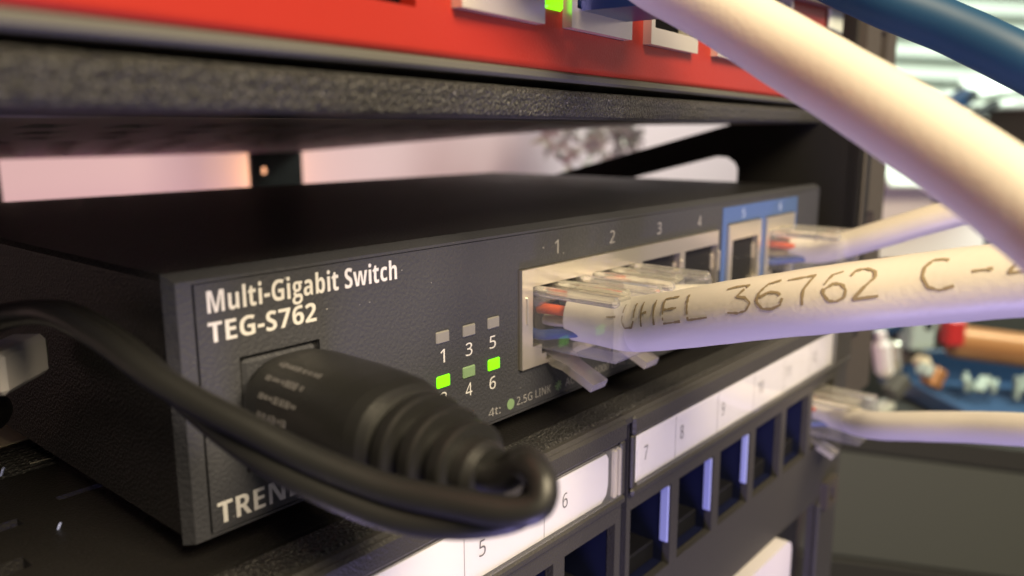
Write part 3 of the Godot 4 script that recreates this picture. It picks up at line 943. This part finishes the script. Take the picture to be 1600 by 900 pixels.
# ---------------------------------------------------------------- power cord
func power_cord():
	var t := thing("black_power_lead", "black power plug with ribbed strain relief, its twin cord looping back to the left", "power cord", Vector3(10.6, 5, 14))
	var xf := Transform3D(Basis(), Vector3(10.6, 11.0, 0))
	var st := stool()
	lathe(st, [[0.01, 0.75], [4.6, 0.75], [5.3, 1.2], [5.65, 2.2], [5.8, 4.0], [5.8, 10.5], [5.72, 13.6], [5.55, 15.8], [5.25, 17.0], [4.8, 17.7], [4.3, 17.9]], xf, 48, 1.0, 2.6)
	part("plug_body", st, "rubber_black", t)
	var z := 17.6
	for k in 3:
		var r: float = [5.0, 4.45, 3.85][k]
		st = stool()
		lathe(st, [[0.01, z - 0.2], [r * 0.84, z - 0.2], [r * 0.84, z + 0.7], [r * 0.97, z + 0.85], [r, z + 1.05], [r, z + 2.0], [r * 0.97, z + 2.3], [0.01, z + 2.4]], xf, 40, 1.0, 2.2)
		part("relief_rib", st, "rubber_black", t)
		z += 2.5
	st = stool()
	lathe(st, [[2.9, z - 0.4], [2.8, z + 1.0], [2.4, z + 1.7], [0.01, z + 1.7]], xf, 32)
	part("relief_end", st, "rubber_black", t)
	# moulded lines of tiny lettering on the left of the plug body
	st = stool()
	for k in 5:
		var a := PI * (0.66 + k * 0.085)
		var zz := 4.2 + k * 0.12
		while zz < 10.2 - k * 0.45:
			var w := rng.randf_range(0.25, 0.7)
			var hgt := rng.randf_range(0.16, 0.34)
			var c := cos(a)
			var s := sin(a)
			var q := 5.78 * pow(pow(absf(c), 2.6) + pow(absf(s), 2.6), -1.0 / 2.6)
			var n := Vector3(c, s, 0)
			var up := Vector3(-s, c, 0)
			cbox(st, Vector3(-hgt, -0.06, -w / 2), Vector3(hgt, 0.09, w / 2), 0.0, Transform3D(Basis(up, n, Vector3.BACK), Vector3(10.6, 11, zz) + n * q))
			zz += w + rng.randf_range(0.12, 0.4)
	part("moulded_text", st, "print_dark", t)
	# cord: two strands side by side
	var P := [[10.6, 11.0, 24.0], [10.7, 11.5, 27.6], [10.58, 13.2, 30.2], [10.1, 12.7, 32.0], [9.1, 11.2, 32.3], [7.85, 10.3, 30.7], [5.9, 10.0, 26.9], [3.83, 10.3, 22.3], [1.38, 11.85, 16.5], [-0.3, 13.5, 12.1], [-1.6, 15.2, 7.75], [-2.9, 17.5, 2.6], [-3.9, 19.85, -3.45], [-5.0, 21.2, -9.2], [-5.9, 20.9, -14.2], [-8.2, 19.8, -18.2], [-13.5, 17.0, -21.5], [-21, 12.5, -24], [-30, 7, -26], [-40, 2, -27], [-52, -0.7, -28]]
	var D := [[-.7, .2, .7], [-.7, .2, .7], [-.7, .2, .7], [-.7, .2, .7], [-.6, .35, .7], [-.5, .6, .5], [-.2, 1, .2], [0, 1, 0], [0, 1, 0], [-.1, 1, .2], [-.4, .8, .45], [-.65, .4, .6], [-.7, .2, .65], [-.7, .2, .65], [-.7, .2, .65], [-.5, .2, .8], [.0, .3, 1], [.6, .4, .6], [.2, .2, 1], [0, 0, 1], [0, 0, 1]]
	var mid := []
	var off := []
	for k in P.size():
		mid.append(Vector3(P[k][0], P[k][1], P[k][2]))
		off.append(Vector3(D[k][0], D[k][1], D[k][2]).normalized())
	mid = catmull(mid)
	off = catmull(off)
	st = stool()
	for s in [-1.0, 1.0]:
		var line := []
		for k in mid.size():
			line.append(mid[k] + off[k].normalized() * 1.06 * s)
		tube(st, line, 1.12, Vector3(0.2, 0.8, 0.4), 18)
	part("twin_cord", st, "rubber_black", t)

# ---------------------------------------------------------------- things at the left
func left_things():
	var t := thing("white_connector", "small white plastic connector with a grey tip beside the left side of the switch", "connector", Vector3(-6, 6, -26))
	var f := Transform3D(Basis(Vector3.UP, 0.75), Vector3(-5.2, 14.6, -22.6))
	part("shell", bx(Vector3(-5, -2.1, -1.8), Vector3(3.2, 2.1, 1.8), 0.5, f), "white_plastic", t)
	part("tip", bx(Vector3(3.2, -1.4, -1.2), Vector3(4.4, 1.4, 1.2), 0.3, f), "base_grey", t)
	part("lead", tb(catmull([f * Vector3(-4.8, 0, 0), f * Vector3(-9, -0.2, 0), f * Vector3(-14, -3, 1), f * Vector3(-20, -9, 2), f * Vector3(-24, -13.5, 2)]), 1.1), "white_plastic", t)
	st_lit_patch()
	# black adapter behind the switch
	t = thing("power_adapter", "black power adapter block standing behind the left end of the switch", "power adapter", Vector3(0, -2, -225))
	part("block", bx(Vector3(-60, -1.9, -236), Vector3(56.5, 34, -215), 0.8), "rack_black", t)
	# thin lead curled on the shelf at the left edge
	t = thing("black_lead", "thin black lead curled on the shelf at the left edge", "cable", Vector3(-10, -2, -25))
	part("cord", tb(catmull([Vector3(-30, -0.6, -50), Vector3(-18, -0.5, -46), Vector3(-9, 2.6, -38), Vector3(-5.5, 6.5, -31), Vector3(-6.5, 9.5, -26), Vector3(-12, 10, -20), Vector3(-20, 6, -16), Vector3(-30, 0, -14)]), 1.3), "rubber_black", t)

# ---------------------------------------------------------------- out-of-focus things at the right
func st_lit_patch():
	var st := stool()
	prism(st, [Vector2(-16, 44.5), Vector2(3.2, 46.2), Vector2(4.6, 52.5), Vector2(1.5, 54.5), Vector2(-16, 52)], -1.95, -1.75, Transform3D(Basis(Vector3.RIGHT, Vector3.FORWARD, Vector3.UP), Vector3.ZERO))  # beige sheet stands for a lit patch on the shelf deck
	solo("lit_shelf_patch", st, "wire_cream", "beige patch standing for a lit spot on the shelf at the left edge", "paper")

func along(o: Vector3, r: float, u: float, d: float) -> Vector3:
	return o + Vector3(0.649, 0, 0.761) * r + Vector3.UP * u + Vector3(0.761, 0, -0.649) * d

func turned(o: Vector3, yaw := 0.0, roll := 0.0) -> Transform3D:
	return Transform3D(Basis(Vector3(0.649, 0, 0.761), Vector3.UP, Vector3(-0.761, 0, 0.649)) * Basis(Vector3.UP, yaw) * Basis(Vector3.BACK, roll), o)

func background():
	var st: SurfaceTool
	# window blind of white slats
	var t := thing("window_blind", "white slatted blind, blurred in the upper right corner", "window blind", Vector3(960, 20, -200))
	var f := turned(Vector3(1000, 60, -170), 0.0, -0.05)
	for k in 9:
		part("slat", bx(Vector3(-130, -1.2, -9), Vector3(160, 1.2, 9), 0.5, f * Transform3D(Basis(Vector3.RIGHT, 0.75), Vector3(0, -60 + k * 24, 0))), "slat_white", t)
	part("backing", bx(Vector3(-135, -75, -30), Vector3(165, 150, -24), 1.0, f), "slat_white", t)
	# brown box
	f = turned(Vector3(688, 20, -26), 0.2)
	t = thing("brown_box", "dark brown cardboard box at the right edge below the blind", "box", Vector3(672, -10, -46))
	part("carton", bx(Vector3(-16, -64, -60), Vector3(70, 31, 0), 1.0, f), "card_brown", t)
	part("lid", bx(Vector3(-18, 31, -62), Vector3(72, 35, 2), 1.0, f), "slat_white", t)
	# white papers and cartons between rail and cable
	f = turned(Vector3(540, -8, -72), -0.15)
	t = thing("white_carton", "bright white opened carton beside the right rack rail", "carton", Vector3(540, -48, -72))
	part("carton_body", bx(Vector3(-35, -40, -40), Vector3(38, 16, 0), 1.5, f), "white_plastic", t)
	part("flap", bx(Vector3(-30, 16, -14), Vector3(34, 19, 16), 0.8, f * Transform3D(Basis(Vector3.RIGHT, 0.5), Vector3(0, 2, 0))), "slat_white", t)
	part("handle_hole", bx(Vector3(4, -2, -0.5), Vector3(22, 3, 0.6), 0.4, f), "card_brown", t)
	f = turned(Vector3(700, 50, -105), 0.1)
	t = thing("folded_paper", "crumpled white sheets lying below the blind", "paper", Vector3(700, 36, -105))
	for k in 5:
		part("sheet", bx(Vector3(-30 + k * 9, -1, -12), Vector3(14 + k * 10, 1, 12), 0.5, f * Transform3D(Basis(Vector3(0.3, 0, 1).normalized(), -0.5 + k * 0.17) * Basis(Vector3.RIGHT, 0.5), Vector3(0, -8 + k * 6, k * 5))), "slat_white", t)
	f = turned(Vector3(668, 55, -90), 0.3, 0.5)
	solo("navy_block", bx(Vector3(-14, -5, -6), Vector3(14, 6, 6), 1.0, f), "boot_navy", "small dark navy block lying on the white sheets", "block")
	# lower right: clutter on the bench
	f = turned(Vector3(400, -78, -52))
	t = thing("white_charger", "small glossy white charger beside the lower rack rail", "charger", Vector3(400, -92, -52))
	part("charger_body", bx(Vector3(-4, -12, -5), Vector3(4, 9, 5), 2.6, f * Transform3D(Basis(Vector3.BACK, 0.2), Vector3.ZERO)), "white_plastic", t)
	part("charger_plug", bx(Vector3(-2.4, 9, -3), Vector3(2.4, 14, 3), 0.8, f * Transform3D(Basis(Vector3.BACK, 0.2), Vector3.ZERO)), "white_plastic", t)
	# loose small parts on the bench
	for d in [["brown_block", 372, -74, -55, 5, 7, 0.3, "card_brown", "small dark brown block right behind the lower rack rail"], ["grey_block", 388, -89, -41, 6, 4, 0.7, "base_grey", "small grey block lying under the white charger"], ["copper_block", 398, -84, -27, 4, 5, -0.5, "roll_copper", "small copper-coloured block left of the copper roll"], ["pale_chip", 393, -80, -30, 3, 2, 0.9, "pale_green", "tiny pale chip above the blue tray's left corner"], ["white_chip", 386, -101, -46, 5, 2, 0.4, "slat_white", "small white chip under the lower right plug"], ["navy_strip", 410, -66, -55, 16, 3, 0.1, "boot_navy", "navy strip lying highest in the clutter under the printed cable"], ["cream_tag", 424, -86, -38, 3, 5, 0.6, "wire_cream", "small cream tag between the grey block and the copper roll"], ["tan_block", 430, -84, -45, 9, 4, -0.2, "rail_brown", "tan block in the shadow behind the pale case"], ["steel_block", 404, -78, -48, 2, 8, 0.2, "bright_steel", "narrow steel piece standing right of the white charger"]]:
		solo(d[0], bx(Vector3(-d[4], -d[5], -4), Vector3(d[4], d[5], 4), 1.0, turned(Vector3(d[1], d[2], d[3]), 0.4, d[6])), d[7], d[8], "small part", "")
	f = turned(Vector3(416, -67, -37), 0.2)
	t = thing("pale_case", "pale green plastic case with a round hole behind the printed cable", "case", Vector3(416, -76, -37))
	part("shell", bx(Vector3(-7, -9, -12), Vector3(7, 10, 0), 1.2, f), "pale_green", t)
	st = stool()
	lathe(st, [[0.01, 0.4], [2.4, 0.4], [2.6, -0.5]], f * Transform3D(Basis(), Vector3(2, 4, 0)), 20)
	part("hole", st, "cavity_black", t)
	f = turned(Vector3(437, -69, -28.5), 0.0)
	solo("red_plug", bx(Vector3(-5, -7, -5), Vector3(5, 8, 5), 1.6, f), "red_plastic", "small bright red plug at the end of the copper roll", "plug")
	# copper roll
	t = thing("copper_roll", "copper-brown roll lying across the right edge under the printed cable", "roll", Vector3(470, -92, -4))
	st = stool()
	tube(st, [Vector3(447, -76, -31), Vector3(448, -76.2, -29.5), Vector3(480, -83, 10), Vector3(520, -91, 60)], [8.0, 9.0, 9.4, 9.4], Vector3(0, 1, 0), 28)
	part("roll", st, "roll_copper", t)
	st = stool()
	tube(st, [Vector3(444, -75.4, -35), Vector3(450, -76.8, -27)], 3.2, Vector3(0, 1, 0), 20)
	part("core", st, "card_brown", t)
	# blue tray
	f = turned(Vector3(440, -101, -8), 0.1, -0.06)
	t = thing("blue_tray", "blue plastic tray behind the lower right cable", "tray", Vector3(440, -112, -8))
	part("tray_floor", bx(Vector3(-36, -6, -40), Vector3(90, -4, 30), 0.6, f), "tray_blue", t)
	part("tray_back", bx(Vector3(-36, -6, -42), Vector3(90, 14, -40), 0.6, f), "tray_blue", t)
	part("tray_front", bx(Vector3(-36, -6, 30), Vector3(90, 1, 32), 0.6, f), "tray_blue", t)
	part("tray_side", bx(Vector3(-38, -6, -42), Vector3(-36, 3, 32), 0.6, f), "tray_blue", t)
	t = thing("clear_bag", "grey crumpled clear bag of small parts in the blue tray", "bag", Vector3(452, -104, -6))
	st = stool()
	for k in 16:
		var c := along(Vector3(438, -97, -20), rng.randf_range(0, 52), rng.randf_range(-1.0, 5.0), rng.randf_range(-4, 6))
		cbox(st, Vector3(-6, -2.5, -1), Vector3(6, 2.5, 1), 0.5, Transform3D(Basis(Vector3(rng.randf(), rng.randf(), rng.randf()).normalized(), rng.randf() * 3.0), c))
	part("bag", st, "pale_green", t)
	# olive box and dark objects
	f = turned(Vector3(372, -138, -14), -0.05, -0.12)
	t = thing("olive_box", "grey-olive equipment box below the cables at lower right", "equipment box", Vector3(372, -180, -14))
	part("front", bx(Vector3(-60, -34, -60), Vector3(120, 21, 0), 1.5, f), "olive", t)
	part("top_band", bx(Vector3(-60, 21, -62), Vector3(120, 33, 2), 1.0, f), "desk_dark", t)
	part("foot_band", bx(Vector3(-60, -80, -60), Vector3(120, -34.2, 1.2), 1.0, f), "desk_dark", t)
	# tangle of dark leads
	for k in 3:
		var p := []
		for j in 6:
			p.append(along(Vector3(430, -84, -70), j * 15.0 - 10.0, 14.0 * sin(j * 1.3 + k * 2.0), 12.0 + k * 4.0))
		solo("dark_lead", tb(catmull(p), 2.6), ["rubber_black", "base_grey", "rubber_black"][k], ["black lead looping in the clutter behind the bottle", "grey lead looping in the clutter behind the bottle", "lowest black lead in the clutter above the blue tray"][k], "cable", "leads in the clutter")
	solo("dark_backboard", bx(Vector3(-70, -120, -6), Vector3(260, 42, 0), 1.0, turned(Vector3(560, -80, -100))), "desk_dark", "dark backboard behind the bench clutter", "board")
	# wall shadow drawn as an added grey plant before the wall
	t = thing("wall_shadow_leaves", "added grey plant before the pink wall, a blurred shadow through the rack", "leaf_shadow", Vector3(430, 90, -250))
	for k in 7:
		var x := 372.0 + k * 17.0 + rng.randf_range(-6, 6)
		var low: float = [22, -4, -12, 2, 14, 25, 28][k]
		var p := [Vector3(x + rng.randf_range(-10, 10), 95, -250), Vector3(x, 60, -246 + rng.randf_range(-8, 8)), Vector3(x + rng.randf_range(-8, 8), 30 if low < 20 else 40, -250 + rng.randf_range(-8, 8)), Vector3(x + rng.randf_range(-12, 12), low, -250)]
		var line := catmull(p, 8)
		part("shadow_stem", tb(line, 0.9, Vector3(1, 0, 0.2), 6), "shadow_grey", t)
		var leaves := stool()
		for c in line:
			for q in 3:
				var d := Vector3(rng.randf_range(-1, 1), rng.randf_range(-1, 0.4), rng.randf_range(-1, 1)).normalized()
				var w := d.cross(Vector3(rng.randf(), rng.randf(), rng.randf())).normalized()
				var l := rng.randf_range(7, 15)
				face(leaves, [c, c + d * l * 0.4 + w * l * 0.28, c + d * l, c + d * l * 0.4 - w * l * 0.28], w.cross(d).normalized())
		var o := part("shadow_leaves", leaves, "shadow_grey", t)
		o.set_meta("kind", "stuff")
	# dark clips on the sheets under the blind
	for d in [[672, 58, -85, 0.5, "upper black clip on the white sheets below the blind"], [684, 50, -72, 0.6, "lower black clip on the white sheets below the blind"]]:
		solo("black_clip", bx(Vector3(-12, -3, -4), Vector3(12, 3, 4), 1.0, turned(Vector3(d[0], d[1], d[2]), 0.2, d[3])), "cavity_black", d[4], "clip", "clips on the sheets")

# flecks of dust on the front lip, the face and the top of the switch
func dust():
	var st := stool()
	for k in 150:
		var p: Vector3
		var n := Vector3.BACK
		var pick := rng.randf()
		if pick < 0.4:
			p = Vector3(rng.randf_range(2, 148), rng.randf_range(1, 24), -0.03)
		elif pick < 0.8:
			p = Vector3(rng.randf_range(0, 150), 24.78, rng.randf_range(-60, -2))
			n = Vector3.UP
		else:
			var q := Transform3D(Basis(Vector3.UP, TURN), Vector3(-17, 38.2, 20))
			p = q * Vector3(rng.randf_range(0, 160), rng.randf_range(0.9, 2.2), 0.02)
			n = q.basis.z
		var x := n.cross(Vector3(0.3, 0.2, 0.9) if n.y > 0.5 else Vector3.UP).normalized()
		var b := Basis(x, n.cross(x), n) * Basis(Vector3.BACK, rng.randf() * TAU)
		var w := rng.randf_range(0.03, 0.09)
		cbox(st, Vector3(-w, -w * rng.randf_range(0.4, 1.0), 0), Vector3(w * rng.randf_range(0.6, 2.2), w, 0.05), 0.01, Transform3D(b, p))
	var o: Node3D = solo("dust", st, "print_grey", "scattered pale dust flecks on the switch and the upper shelf's lip", "dust")
	o.set_meta("kind", "stuff")
